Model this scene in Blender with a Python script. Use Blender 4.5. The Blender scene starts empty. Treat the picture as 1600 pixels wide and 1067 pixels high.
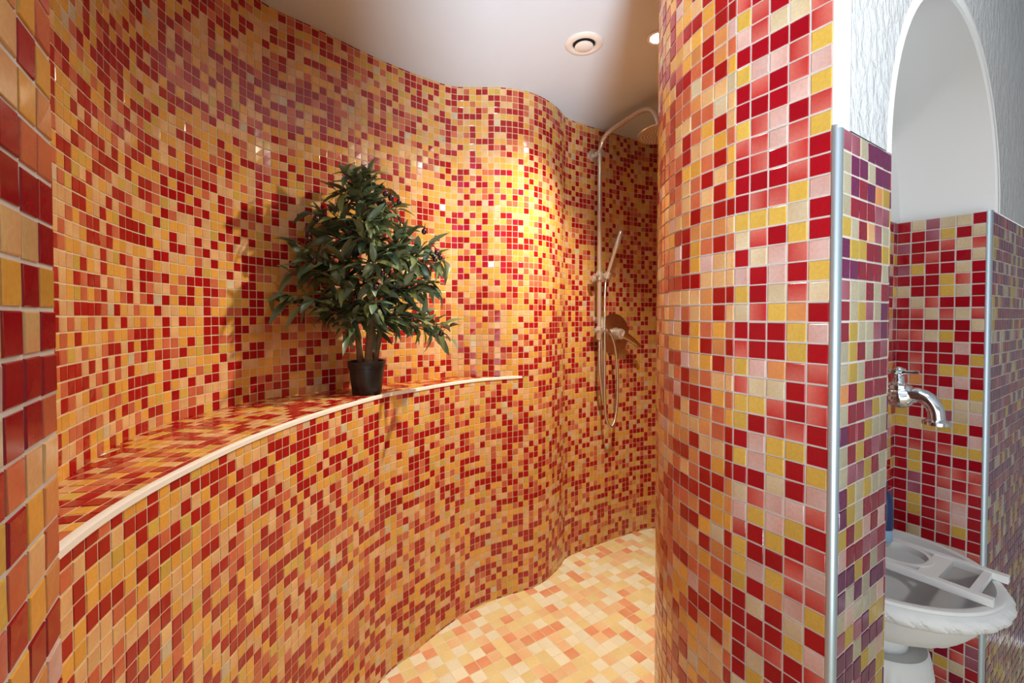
import bpy, bmesh, math, random
import numpy as np
from mathutils import Vector, Matrix

# ---------------------------------------------------------------- units
P = 0.0275            # one mosaic tile pitch in metres; plan coordinates below are in pitches
EYE = 46.3 * P        # camera height
ZF, ZC = -46.3, 37.3  # floor and ceiling relative to the eye, in pitches
LEDGE = -10.0
scene = bpy.context.scene
COL = scene.collection

def W(x, y, z):       # plan coordinates (pitches, z relative to eye) -> metres
    return Vector((x * P, y * P, EYE + z * P))

# ---------------------------------------------------------------- camera
cam_data = bpy.data.cameras.new('camera')
cam_data.sensor_width = 36.0
cam_data.lens = 700.0 / 1600.0 * 36.0
cam_data.shift_y = -26.5 / 1600.0
cam_data.clip_start = 0.02
cam = bpy.data.objects.new('camera', cam_data)
cam.location = (0, 0, EYE)
cam.rotation_euler = (math.radians(90 - 1.05), 0, 0)
COL.objects.link(cam)
scene.camera = cam

# ---------------------------------------------------------------- world, light, exposure
world = bpy.data.worlds.new('world')
scene.world = world
world.use_nodes = True
bg = world.node_tree.nodes['Background']
bg.inputs[0].default_value = (0.90, 0.94, 1.0, 1)
bg.inputs[1].default_value = 0.95

vs = scene.view_settings
vs.view_transform = 'Standard'
vs.look = 'None'
vs.gamma = 1.0
vs.use_curve_mapping = False
vs.exposure = 0.0
scene.cycles.use_denoising = True
scene.cycles.max_bounces = 8
scene.cycles.diffuse_bounces = 2
scene.cycles.sample_clamp_indirect = 6.0
scene.cycles.caustics_reflective = False
scene.cycles.caustics_refractive = False

def add_light(name, kind, loc, energy, color, size=0.1, target=None, sizey=None, spot=None, blend=0.5):
    d = bpy.data.lights.new(name, kind)
    d.energy = energy
    d.color = color
    if kind == 'AREA':
        d.shape = 'RECTANGLE' if sizey else 'DISK'
        d.size = size
        if sizey: d.size_y = sizey
    else:
        d.shadow_soft_size = size
    if kind == 'SPOT':
        d.spot_size = math.radians(spot); d.spot_blend = blend
    o = bpy.data.objects.new(name, d)
    o.location = loc
    if target is not None:
        o.rotation_euler = (Vector(target) - Vector(loc)).to_track_quat('-Z', 'Y').to_euler()
    COL.objects.link(o)
    return o

SPOT_XY = (19.6, 60.5)
WARM = (1.0, 0.92, 0.74)
add_light('lamp_light', 'SPOT', W(SPOT_XY[0], SPOT_XY[1], ZC - 0.9), 130, WARM, 0.022, W(-2, 58, -25), spot=122, blend=0.95)
add_light('near_lamp_light', 'SPOT', W(-1, 34, ZC - 0.9), 19, WARM, 0.03, W(-1, 34, 0), spot=124, blend=1.0)
add_light('room_lamp_light', 'SPOT', W(22, 2, ZC - 1), 20, (1.0, 0.97, 0.93), 0.06, W(31, 40, -8), spot=100, blend=0.8)
# daylight from the big window behind the camera, then an added ceiling fill
add_light('window_light', 'AREA', (-1.7, -1.5, 1.4), 13, (0.90, 0.96, 1.0), 1.6, (0.6, 0.8, 1.2), 1.6)
add_light('rear_fill_light', 'AREA', (0.0, -2.3, 0.6), 28, (0.90, 0.96, 1.0), 2.0, (0.0, 1.6, 2.4), 1.2)  # added fill, tilted up to lift the ceiling
# unseen spot added behind the camera to brighten the ceiling
add_light('ceiling_fill_light', 'SPOT', (0.11, -1.3, 0.25), 700, (0.80, 0.92, 1.0), 0.2, (-0.68, 1.65, 2.95), spot=60, blend=1.0)

# ---------------------------------------------------------------- helpers
def lin(c):
    return tuple(((v / 255.0) / 12.92 if v / 255.0 <= 0.04045 else ((v / 255.0 + 0.055) / 1.055) ** 2.4) for v in c)

def new_mat(name):
    m = bpy.data.materials.new(name)
    m.use_nodes = True
    nt = m.node_tree
    return m, nt, nt.nodes['Principled BSDF']

def plain(name, rgb, rough=0.5, metal=0.0, noise=0.0, scale=20.0, bump=0.0, bscale=60.0, coat=0.0):
    m, nt, b = new_mat(name)
    c = lin(rgb)
    b.inputs['Base Color'].default_value = (*c, 1)
    b.inputs['Roughness'].default_value = rough
    b.inputs['Metallic'].default_value = metal
    b.inputs['Coat Weight'].default_value = coat
    tc = nt.nodes.new('ShaderNodeTexCoord')
    if noise > 0:
        n = nt.nodes.new('ShaderNodeTexNoise'); n.inputs['Scale'].default_value = scale
        n.inputs['Detail'].default_value = 4
        nt.links.new(tc.outputs['Object'], n.inputs['Vector'])
        r = nt.nodes.new('ShaderNodeValToRGB')
        r.color_ramp.elements[0].position = 0.3; r.color_ramp.elements[1].position = 0.7
        r.color_ramp.elements[0].color = (*[v * (1 - noise) for v in c], 1)
        r.color_ramp.elements[1].color = (*[min(1, v * (1 + noise)) for v in c], 1)
        nt.links.new(n.outputs['Fac'], r.inputs['Fac'])
        nt.links.new(r.outputs['Color'], b.inputs['Base Color'])
    if bump > 0:
        n = nt.nodes.new('ShaderNodeTexNoise'); n.inputs['Scale'].default_value = bscale
        n.inputs['Detail'].default_value = 6
        nt.links.new(tc.outputs['Object'], n.inputs['Vector'])
        bp = nt.nodes.new('ShaderNodeBump'); bp.inputs['Strength'].default_value = bump
        bp.inputs['Distance'].default_value = 0.002
        nt.links.new(n.outputs['Fac'], bp.inputs['Height'])
        nt.links.new(bp.outputs['Normal'], b.inputs['Normal'])
    return m

def tile_mat(name, rough=0.13, spec=0.5):
    m, nt, b = new_mat(name)
    at = nt.nodes.new('ShaderNodeAttribute'); at.attribute_name = 'glaze'
    tc = nt.nodes.new('ShaderNodeTexCoord')
    n = nt.nodes.new('ShaderNodeTexNoise'); n.inputs['Scale'].default_value = 240; n.inputs['Detail'].default_value = 3
    nt.links.new(tc.outputs['Object'], n.inputs['Vector'])
    mr = nt.nodes.new('ShaderNodeMapRange')
    mr.inputs['From Min'].default_value = 0.3; mr.inputs['From Max'].default_value = 0.7
    mr.inputs['To Min'].default_value = 0.93; mr.inputs['To Max'].default_value = 1.07
    nt.links.new(n.outputs['Fac'], mr.inputs['Value'])
    mx = nt.nodes.new('ShaderNodeVectorMath'); mx.operation = 'SCALE'
    nt.links.new(at.outputs['Color'], mx.inputs[0]); nt.links.new(mr.outputs['Result'], mx.inputs['Scale'])
    nt.links.new(mx.outputs['Vector'], b.inputs['Base Color'])
    b.inputs['Roughness'].default_value = rough
    b.inputs['Specular IOR Level'].default_value = spec
    n2 = nt.nodes.new('ShaderNodeTexNoise'); n2.inputs['Scale'].default_value = 45; n2.inputs['Detail'].default_value = 1
    nt.links.new(tc.outputs['Object'], n2.inputs['Vector'])
    bp = nt.nodes.new('ShaderNodeBump'); bp.inputs['Strength'].default_value = 0.05; bp.inputs['Distance'].default_value = 0.0006
    nt.links.new(n2.outputs['Fac'], bp.inputs['Height']); nt.links.new(bp.outputs['Normal'], b.inputs['Normal'])
    return m

M_TILE = tile_mat('glazed_mosaic')
M_FLOORTILE = tile_mat('matt_floor_tile', 0.42, 0.4)
M_GROUT = plain('pale_grout', (206, 196, 188), 0.85, noise=0.08, scale=40)
M_GROUTW = plain('warm_grout', (214, 190, 156), 0.85, noise=0.08, scale=40)
M_GROUTF = plain('floor_grout', (232, 218, 180), 0.85, noise=0.05, scale=40)
M_CEIL = plain('ceiling_paint', (218, 227, 236), 0.8, noise=0.02, scale=3, bump=0.08, bscale=30)
M_SMOOTH = plain('smooth_white_plaster', (236, 236, 236), 0.75, bump=0.15, bscale=40)
M_CHROME = plain('chrome', (232, 236, 240), 0.10, 1.0)
M_ALU = plain('brushed_aluminium', (190, 206, 216), 0.42, 0.85)
M_LIP = plain('white_lip_profile', (236, 228, 218), 0.35)
M_STONE = plain('white_cast_stone', (234, 234, 232), 0.55, noise=0.05, scale=8, bump=0.2, bscale=60)
M_TRAY = plain('white_painted_tray', (244, 244, 242), 0.45)
M_POT = plain('black_plastic', (26, 28, 32), 0.38)
M_SOIL = plain('dark_soil', (50, 38, 28), 0.95, noise=0.4, scale=90, bump=0.8, bscale=200)
M_BARK = plain('brown_bark', (112, 84, 58), 0.8, noise=0.25, scale=60, bump=0.6, bscale=120)
M_OLIVE = plain('dark_olive_skin', (44, 18, 20), 0.25)
M_NOZZ = plain('pale_silicone', (225, 215, 190), 0.5)
M_DARK = plain('dark_gap', (30, 24, 20), 0.8)
M_BLUE = plain('dark_blue_plastic', (28, 48, 92), 0.35)
M_LBLUE = plain('light_blue_plastic', (150, 185, 215), 0.4)

def rough_plaster():
    m, nt, b = new_mat('rough_white_plaster')
    b.inputs['Base Color'].default_value = (*lin((205, 206, 208)), 1)
    b.inputs['Roughness'].default_value = 0.6
    tc = nt.nodes.new('ShaderNodeTexCoord')
    mp = nt.nodes.new('ShaderNodeMapping'); mp.inputs['Scale'].default_value = (1, 1, 0.6)
    nt.links.new(tc.outputs['Object'], mp.inputs['Vector'])
    n = nt.nodes.new('ShaderNodeTexNoise'); n.inputs['Scale'].default_value = 62; n.inputs['Detail'].default_value = 5
    n.inputs['Distortion'].default_value = 0.4; n.inputs['Roughness'].default_value = 0.55
    nt.links.new(mp.outputs['Vector'], n.inputs['Vector'])
    r = nt.nodes.new('ShaderNodeValToRGB'); r.color_ramp.elements[0].position = 0.38; r.color_ramp.elements[1].position = 0.62
    nt.links.new(n.outputs['Fac'], r.inputs['Fac'])
    bp = nt.nodes.new('ShaderNodeBump'); bp.inputs['Strength'].default_value = 0.6; bp.inputs['Distance'].default_value = 0.006
    nt.links.new(r.outputs['Color'], bp.inputs['Height']); nt.links.new(bp.outputs['Normal'], b.inputs['Normal'])
    return m
M_ROUGH = rough_plaster()

def leaf_mat():
    m, nt, b = new_mat('olive_leaf')
    at = nt.nodes.new('ShaderNodeAttribute'); at.attribute_name = 'glaze'
    geo = nt.nodes.new('ShaderNodeNewGeometry')
    mix = nt.nodes.new('ShaderNodeMix'); mix.data_type = 'RGBA'
    nt.links.new(geo.outputs['Backfacing'], mix.inputs['Factor'])
    nt.links.new(at.outputs['Color'], mix.inputs['A'])
    mix.inputs['B'].default_value = (*lin((112, 124, 92)), 1)
    nt.links.new(mix.outputs['Result'], b.inputs['Base Color'])
    b.inputs['Roughness'].default_value = 0.38
    return m
M_LEAF = leaf_mat()

def emis(name, rgb, s):
    m, nt, b = new_mat(name)
    b.inputs['Emission Color'].default_value = (*rgb, 1)
    b.inputs['Emission Strength'].default_value = s
    return m
M_LAMP = emis('lit_lamp', (1.0, 0.96, 0.88), 40)

def link(o, parent=None, **props):
    COL.objects.link(o)
    if parent is not None: o.parent = parent
    for k, v in props.items(): o[k] = v
    return o

def thing(name, label, cat, loc, group=None):
    o = bpy.data.objects.new(name, None)
    o.empty_display_size = 0.05
    o.location = loc
    o['label'] = label; o['category'] = cat
    if group: o['group'] = group
    COL.objects.link(o)
    return o

def mesh_obj(name, bm, mat, parent=None, smooth=True, **props):
    """link a bmesh given in world coordinates; parent is an unrotated Empty"""
    me = bpy.data.meshes.new(name)
    if parent is not None:
        off = Vector((0, 0, 0)); q = parent
        while q is not None:
            off += q.location; q = q.parent
        bmesh.ops.translate(bm, verts=bm.verts, vec=-off)
    bmesh.ops.recalc_face_normals(bm, faces=bm.faces)
    for f in bm.faces: f.smooth = smooth
    bm.to_mesh(me); bm.free()
    me.materials.append(mat)
    if smooth:
        try: me.set_sharp_from_angle(angle=math.radians(38))
        except Exception: pass
    return link(bpy.data.objects.new(name, me), parent, **props)

def frame(d):
    d = Vector(d).normalized()
    a = Vector((0, 0, 1)) if abs(d.z) < 0.95 else Vector((1, 0, 0))
    u = d.cross(a).normalized(); v = d.cross(u).normalized()
    return d, u, v

def tube(bm, pts, rad, seg=16, caps=True):
    pts = [Vector(p) for p in pts]
    if not hasattr(rad, '__len__'): rad = [rad] * len(pts)
    rings = []
    u = None
    for i, p in enumerate(pts):
        d = (pts[min(i + 1, len(pts) - 1)] - pts[max(i - 1, 0)])
        d.normalize()
        if u is None: _, u, _ = frame(d)
        u = (u - d * u.dot(d)).normalized()
        v = d.cross(u)
        rings.append([bm.verts.new(p + (u * math.cos(a) + v * math.sin(a)) * rad[i])
                      for a in [2 * math.pi * k / seg for k in range(seg)]])
    for a, b in zip(rings[:-1], rings[1:]):
        for k in range(seg):
            bm.faces.new((a[k], a[(k + 1) % seg], b[(k + 1) % seg], b[k]))
    if caps:
        bm.faces.new(rings[0]); bm.faces.new(list(reversed(rings[-1])))
    return bm

def lathe(bm, origin, axis, prof, seg=40, close=True):
    """prof: (radius, distance along axis)"""
    d, u, v = frame(axis)
    o = Vector(origin)
    rings = []
    for r, h in prof:
        if r < 1e-6: rings.append([bm.verts.new(o + d * h)])
        else:
            rings.append([bm.verts.new(o + d * h + (u * math.cos(a) + v * math.sin(a)) * r)
                          for a in [2 * math.pi * k / seg for k in range(seg)]])
    for a, b in zip(rings[:-1], rings[1:]):
        for k in range(seg):
            k2 = (k + 1) % seg
            if len(a) == 1 and len(b) == 1: continue
            if len(a) == 1: bm.faces.new((a[0], b[k2], b[k]))
            elif len(b) == 1: bm.faces.new((a[k], a[k2], b[0]))
            else: bm.faces.new((a[k], a[k2], b[k2], b[k]))
    return bm

def catmull(pts, n=24):
    pts = [np.array(p, float) for p in pts]
    pts = [2 * pts[0] - pts[1]] + pts + [2 * pts[-1] - pts[-2]]
    out = []
    for i in range(1, len(pts) - 2):
        p0, p1, p2, p3 = pts[i - 1:i + 3]
        for k in range(n):
            t = k / n
            out.append(0.5 * ((2 * p1) + (-p0 + p2) * t + (2 * p0 - 5 * p1 + 4 * p2 - p3) * t * t + (-p0 + 3 * p1 - 3 * p2 + p3) * t ** 3))
    out.append(pts[-2])
    return np.array(out)

class Path:
    """plan curve, arc length in pitches; normal points to the room side"""
    def __init__(s, pts, side=1, smooth=True, origin=None):
        s.p = catmull(pts) if smooth else np.array(pts, float)
        seg = np.linalg.norm(np.diff(s.p, axis=0), axis=1)
        s.s = np.concatenate([[0], np.cumsum(seg)])
        s.side = side
        if origin is not None:
            k = np.argmin(np.linalg.norm(s.p - np.array(origin), axis=1))
            s.s = s.s - s.s[k]
    def at(s, u):
        u = np.asarray(u, float)
        return np.stack([np.interp(u, s.s, s.p[:, 0]), np.interp(u, s.s, s.p[:, 1])], -1)
    def nrm(s, u):
        e = 0.35
        a = s.at(np.clip(np.asarray(u) - e, s.s[0], s.s[-1])); b = s.at(np.clip(np.asarray(u) + e, s.s[0], s.s[-1]))
        t = b - a; t /= np.linalg.norm(t, axis=-1, keepdims=True)
        return np.stack([t[..., 1], -t[..., 0]], -1) * s.side

# glaze colours
PAL = {
 'R': ((162, 14, 30), (142, 10, 24)), 'D': ((140, 20, 44), (120, 14, 36)), 'S': ((204, 112, 100), (184, 52, 50)),
 'P': ((210, 176, 168), (204, 158, 146)), 'G': ((208, 190, 158), (200, 176, 140)), 'Y': ((208, 166, 72), (204, 172, 96)),
 'O': ((214, 142, 78), (204, 132, 84)), 'V': ((102, 26, 76), (116, 26, 60)), 'M': ((160, 96, 110), (146, 70, 86)),
 'A': ((222, 158, 66), (224, 172, 92)),   # amber
 'H': ((224, 182, 124), (220, 164, 114)),  # peach
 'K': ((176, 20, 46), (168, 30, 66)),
 'g': ((178, 168, 142), (168, 150, 122)), 'y': ((186, 152, 58), (178, 150, 76)),  # darker greige and mustard, shade of the niche fronts put into the glaze
 'r': ((170, 24, 22), (148, 14, 16)), 's': ((204, 110, 74), (182, 56, 36)),  # warmer red and salmon, the shower's warm light put into the glaze
 'W': ((240, 230, 235), (214, 150, 190)),  # near-white to pink
}
PAL = {k: (np.array(lin(a)), np.array(lin(b))) for k, (a, b) in PAL.items()}

def tiled(name, tiles, base_quads, cols, mats, rng, g=0.048, h=0.04, bev=0.032, parent=None, jit=0.01, props=None):
    """tiles: (N,4,3) corner positions in pitches (full cell, ccw from room side), normals (N,4,3)"""
    C, Nn = tiles
    N = len(C)
    ctr = C.mean(1, keepdims=True)
    e1 = (C[:, 1] - C[:, 0]); e2 = (C[:, 3] - C[:, 0])
    l1 = np.linalg.norm(e1, axis=1)[:, None]; l2 = np.linalg.norm(e2, axis=1)[:, None]
    def inset(a):
        f1 = np.clip(a / np.maximum(l1, 1e-6), 0, 0.45)[:, None]; f2 = np.clip(a / np.maximum(l2, 1e-6), 0, 0.45)[:, None]
        sx = np.array([1, -1, -1, 1])[None, :, None]; sy = np.array([1, 1, -1, -1])[None, :, None]
        return C + sx * f1 * e1[:, None] + sy * f2 * e2[:, None]
    sh = rng.normal(0, jit, (N, 1, 1)) * e1[:, None] + rng.normal(0, jit, (N, 1, 1)) * e2[:, None]
    lo = inset(g) + sh
    tilt = rng.normal(0, 0.007, (N, 4, 1)) + rng.normal(0, 0.005, (N, 1, 1))
    hi = inset(g + bev) + sh + Nn * (h + tilt)
    mid = inset(g + bev * 0.25) + sh + Nn * (h * 0.65)
    V = np.concatenate([lo, mid, hi], 1).reshape(-1, 3)
    base = np.arange(N)[:, None] * 12
    F = []
    F.append(base + np.array([8, 9, 10, 11]))
    for k in range(4):
        k2 = (k + 1) % 4
        F.append(base + np.array([4 + k, 4 + k2, 8 + k2, 8 + k]))
        F.append(base + np.array([k, k2, 4 + k2, 4 + k]))
    F = np.concatenate(F, 0)
    # colours: (N,4,3)
    cv = np.concatenate([cols * 0.96, cols, cols], 1).reshape(-1, 3)
    nb = len(base_quads)
    B = np.array(base_quads, float).reshape(-1, 3)
    V2 = np.concatenate([V, B]); 
    FB = (np.arange(nb)[:, None] * 4 + np.arange(4)) + len(V)
    F2 = np.concatenate([F, FB])
    cv = np.concatenate([cv, np.full((len(B), 3), 0.5)])
    V2 = V2 * P; V2[:, 2] += EYE
    me = bpy.data.meshes.new(name)
    me.vertices.add(len(V2)); me.vertices.foreach_set('co', V2.astype(np.float32).ravel())
    me.loops.add(len(F2) * 4); me.loops.foreach_set('vertex_index', F2.astype(np.int32).ravel())
    me.polygons.add(len(F2)); me.polygons.foreach_set('loop_start', (np.arange(len(F2)) * 4).astype(np.int32))
    mi = np.zeros(len(F2), np.int32); mi[len(F):] = 1
    me.polygons.foreach_set('material_index', mi)
    for m in mats: me.materials.append(m)
    at = me.attributes.new('glaze', 'FLOAT_COLOR', 'POINT')
    at.data.foreach_set('color', np.concatenate([np.clip(cv, 0, 1), np.ones((len(cv), 1))], 1).astype(np.float32).ravel())
    me.polygons.foreach_set('use_smooth', np.zeros(len(F2), bool)); me.update(calc_edges=True); me.validate()
    o = bpy.data.objects.new(name, me)
    link(o, parent)
    if props is None: o['kind'] = 'structure'
    else:
        for k, v in props.items(): o[k] = v
    return o

def colour_cells(keys, rng):
    """keys: list of palette letters -> (N,4,3) vertex colours; gradient inside each tile"""
    N = len(keys)
    out = np.zeros((N, 4, 3))
    a = np.array([PAL[k][0] for k in keys]); b = np.array([PAL[k][1] for k in keys])
    w = rng.uniform(0, 1, (N, 4, 1)) * 0.35
    soft = np.array([k in 'SPMOHG' for k in keys])[:, None, None]
    corner = rng.integers(0, 4, N)
    hot = np.zeros((N, 4, 1)); hot[np.arange(N), corner] = 1; hot[np.arange(N), (corner + 1) % 4] = 1
    w = np.where(soft, w + hot * 0.75, w)
    out = a[:, None] * (1 - w) + b[:, None] * w
    out *= rng.uniform(0.9, 1.08, (N, 1, 1))
    return out

def mosaic_wall(name, path, u0, u1, z0, z1, key, mats, seed=1, zoff=0.0, maxz=None, uoff=0.0):
    """tile columns every pitch from u0 to u1, rows from z1 downward to z0"""
    rng = np.random.default_rng(seed)
    us = [u0] + [k for k in np.arange(math.ceil(u0 + uoff + 1e-3), math.ceil(u1 + uoff - 1e-3)) - uoff if k > u0 + 0.05 and k < u1 - 0.05] + [u1]
    zs = [z1] + [k for k in np.arange(math.floor(z1 - zoff - 1e-3), math.floor(z0 - zoff), -1.0) + zoff if z0 + 0.05 < k < z1 - 0.05] + [z0]
    us = np.array(us); zs = np.array(zs)
    pu = path.at(us); nu = path.nrm(us)
    C, Nn, keys = [], [], []
    for i in range(len(us) - 1):
        for j in range(len(zs) - 1):
            a, b = (i, i + 1) if path.side > 0 else (i + 1, i)
            zt, zb = zs[j], zs[j + 1]
            C.append([(*pu[a], zb), (*pu[b], zb), (*pu[b], zt), (*pu[a], zt)])
            Nn.append([(*nu[a], 0), (*nu[b], 0), (*nu[b], 0), (*nu[a], 0)])
            keys.append(key(int(round(0.5 * (us[i] + us[i + 1]) + uoff - 0.5)), int(math.floor(0.5 * (zt + zb) - zoff)), rng))
    C = np.array(C); Nn = np.array(Nn)
    base = []
    for i in range(len(us) - 1):
        a, b = (i, i + 1) if path.side > 0 else (i + 1, i)
        base.append([(*pu[a], z0), (*pu[b], z0), (*pu[b], z1), (*pu[a], z1)])
    return tiled(name, (C, Nn), base, colour_cells(keys, rng), mats, rng)

def upper_key(i, j, rng):
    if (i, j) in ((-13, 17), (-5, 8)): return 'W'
    k = shower_key(i, j, rng)
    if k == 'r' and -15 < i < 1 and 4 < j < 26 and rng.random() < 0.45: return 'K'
    return k
def shower_key(i, j, rng):
    return rng.choice(list('rsAHGY'), p=[0.345, 0.15, 0.26, 0.195, 0.01, 0.04])
_prev = {}
def pillar_rand(i, j, rng):
    return rng.choice(list('RSPGYO'), p=[0.34, 0.20, 0.13, 0.07, 0.14, 0.12])
def niche_rand(i, j, rng):
    return rng.choice(list('RDSPGYM'), p=[0.30, 0.14, 0.16, 0.10, 0.12, 0.10, 0.08])
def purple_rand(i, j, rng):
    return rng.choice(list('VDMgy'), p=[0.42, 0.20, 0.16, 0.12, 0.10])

TM = [M_TILE, M_GROUT]; TW = [M_TILE, M_GROUTW]

# ================================================================= the shower walls
shared = [(1.0, 74.3), (3.6, 75.6), (6.3, 78.2), (8.7, 81.8), (10.3, 84.9), (13.5, 87.5), (17.0, 89.7), (21.5, 92.6),
          (26.1, 95.2), (30.5, 97.0), (35.0, 98.0), (39.0, 96.5), (41.0, 91.0), (40.5, 82.0), (37.5, 72.0), (32.5, 60.0), (26.0, 50.0), (19.0, 43.5)]
upper_pts = [(-12.6, 11.0), (-17.0, 14.0), (-22.5, 19.0), (-27.1, 26.7), (-31.0, 36.0), (-32.0, 43.0), (-29.9, 53.2), (-25.2, 58.8), (-18.9, 66.0),
             (-11.0, 72.6), (-6.5, 73.6), (-2.2, 73.6)]
lower_pts = [(-12.6, 11.0), (-15.5, 13.0), (-18.0, 16.2), (-19.6, 19.6), (-20.7, 23.5), (-21.3, 28.0), (-21.5, 33.5), (-21.2, 38.5), (-19.8, 46.2), (-16.6, 56.2),
             (-13.6, 60.7), (-9.5, 66.4), (-5.0, 71.0)]
upper = Path(upper_pts + shared, origin=(1.0, 74.3))
lower = Path(lower_pts + shared, origin=(1.0, 74.3))
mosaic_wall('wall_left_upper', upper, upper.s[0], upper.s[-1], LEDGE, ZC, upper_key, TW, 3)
mosaic_wall('wall_left_lower', lower, lower.s[0], lower.s[-1], ZF, LEDGE, shower_key, TW, 4)

# ledge top between the two curves
def build_ledge():
    rng = np.random.default_rng(8)
    C, Nn, keys, base = [], [], [], []
    us = np.arange(math.ceil(lower.s[0]), 1)
    pu = lower.at(us); nu = -lower.nrm(us)
    up = upper.p[(upper.s < 6)]
    poly = np.concatenate([lower.p[lower.s <= 0.5], up[::-1]])
    def inside(q):
        x, y = q; c = False; n = len(poly)
        for a in range(n):
            x1, y1 = poly[a]; x2, y2 = poly[a - 1]
            if (y1 > y) != (y2 > y) and x < (x2 - x1) * (y - y1) / (y2 - y1) + x1: c = not c
        return c
    for i in range(len(us) - 1):
        for j in range(13):
            q = [pu[i] + nu[i] * j, pu[i + 1] + nu[i + 1] * j, pu[i + 1] + nu[i + 1] * (j + 1), pu[i] + nu[i] * (j + 1)]
            ctr = sum(q) / 4
            if not (inside(ctr) or inside((q[0] + q[1]) / 2 * 0.9 + ctr * 0.1)): continue
            z = LEDGE
            C.append([(*q[3], z), (*q[2], z), (*q[1], z), (*q[0], z)][::-1] if False else [(*q[0], z), (*q[1], z), (*q[2], z), (*q[3], z)])
            Nn.append([(0, 0, 1)] * 4)
            keys.append(rng.choice(list('rsAHY'), p=[0.40, 0.15, 0.15, 0.22, 0.08]))
            base.append([(*v, z) for v in q])
    tiled('wall_left_ledge', (np.array(C), np.array(Nn)), base, colour_cells(keys, rng), TW, rng)
build_ledge()

# white lip profile on the front edge of the ledge
def build_lip():
    bm = bmesh.new()
    us = np.arange(lower.s[0] + 0.3, 1.2, 0.5)
    pu = lower.at(us); nu = lower.nrm(us)
    prof = [(-0.32, 0.02), (-0.32, 0.10), (0.02, 0.12), (0.14, 0.04), (0.16, -0.28), (0.05, -0.34), (-0.02, -0.34)]
    rings = []
    for p_, n_ in zip(pu, nu):
        rings.append([bm.verts.new(W(p_[0] + n_[0] * a, p_[1] + n_[1] * a, LEDGE + b)) for a, b in prof])
    for a, b in zip(rings[:-1], rings[1:]):
        for k in range(len(prof)):
            k2 = (k + 1) % len(prof)
            bm.faces.new((a[k], a[k2], b[k2], b[k]))
    bm.faces.new(rings[0]); bm.faces.new(rings[-1][::-1])
    mesh_obj('trim_1', bm, M_LIP, kind='structure')
build_lip()

# ================================================================= near wall on the left
NL = np.array((-0.53, 0.848))
NE = np.array((-11.15, 10.9))                       # its free edge
start = NE - NL * 16.0
nl_path = Path([start, NE], side=1, smooth=False)
up_l = ['AHRRHHO', 'RHRsARA', 'ARRsOAs']; dn_l = ['RRRsRsRA', 'HRRHAHAR', 'RRsHOsOR']
def near_key(i, j, rng):
    k = 15 - i      # 0 = column at the free edge
    if k < 3:
        c = 2 - k
        if j >= 0 and j < 7: return up_l[c][j]
        if j < 0 and -j - 1 < 8: return dn_l[c][-j - 1]
    return pillar_rand(i, j, rng)
mosaic_wall('wall_near_left', nl_path, 0, 16.0, ZF, ZC, near_key, TM, 11, zoff=0.15)
# return of the near wall, out of the photograph's view
ret = Path([NE, NE + np.array((-0.45, 0.35)), (-12.7, 11.05)], side=1, smooth=False)
mosaic_wall('wall_near_left_return', ret, 0, ret.s[-1], ZF, ZC, pillar_rand, TW, 12)

# ================================================================= right pillar
Lp = np.array((-0.50, 0.866)); A0 = np.array((14.95, 21.05))
colsP = ['YPRYRRYSRRRYGRPYGRSYSYYRYRGPSYYYRRRRRGYR', 'SSRPSRSSSRSYSGRRSRRPGYRPPRSYRRPRGRSGYRSR', 'RGRPRRPPRRSYRPPGYRROGSSYYGPPYRYORRSRSYRP',
         'YGRSSPRSSSYGYSRSOYYSRRSYRRPYRSSPGYRRSYPR', 'YSSYPYSYRRPRRPYGRPRSSSRRYPSRSPSYRPSSRGYS']
SEAM = A0 + Lp * 4.85
flat = Path([SEAM, A0], side=1, smooth=False)
def pil_key(i, j, rng):
    c = i
    r = 16 - j
    if 0 <= c < 5 and 0 <= r < len(colsP[c]): return colsP[c][r]
    return pillar_rand(i, j, rng)
mosaic_wall('wall_right_pillar', flat, 0, flat.s[-1], ZF, ZC, pil_key, TM, 21, zoff=-0.3, uoff=0.15)
# curved shower side of the pillar
steps = [(-.36, .93, .6), (-.34, .94, 1), (-.34, .94, 1), (-.25, .97, 1), (-.18, .98, 1), (-.09, .99, 1), (-.02, 1, 1), (.04, 1, 1), (.10, .99, 1), (.15, .985, 1), (.2, .98, 1), (.27, .96, 1), (.34, .94, 1), (.42, .91, 1), (.5, .87, 1)]
q = SEAM.copy(); cp = [q.copy()]
for a, b, s_ in steps:
    q = q + np.array((a, b)) * s_; cp.append(q.copy())
cp += [(17.6, 42.6), (19.6, 44.3)]
curve = Path(cp[::-1], side=1)
mosaic_wall('wall_right_curved', curve, curve.s[0], curve.s[-1], ZF, ZC,
            lambda i, j, rng: rng.choice(list('rsAHPGO'), p=[.28, .20, .16, .16, .03, .03, .14]), TM, 22, zoff=-0.3, uoff=(0.6 - curve.s[-1] % 1) % 1 - 1)  # mix shifted warm, orange light on this side put into the colours

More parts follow.
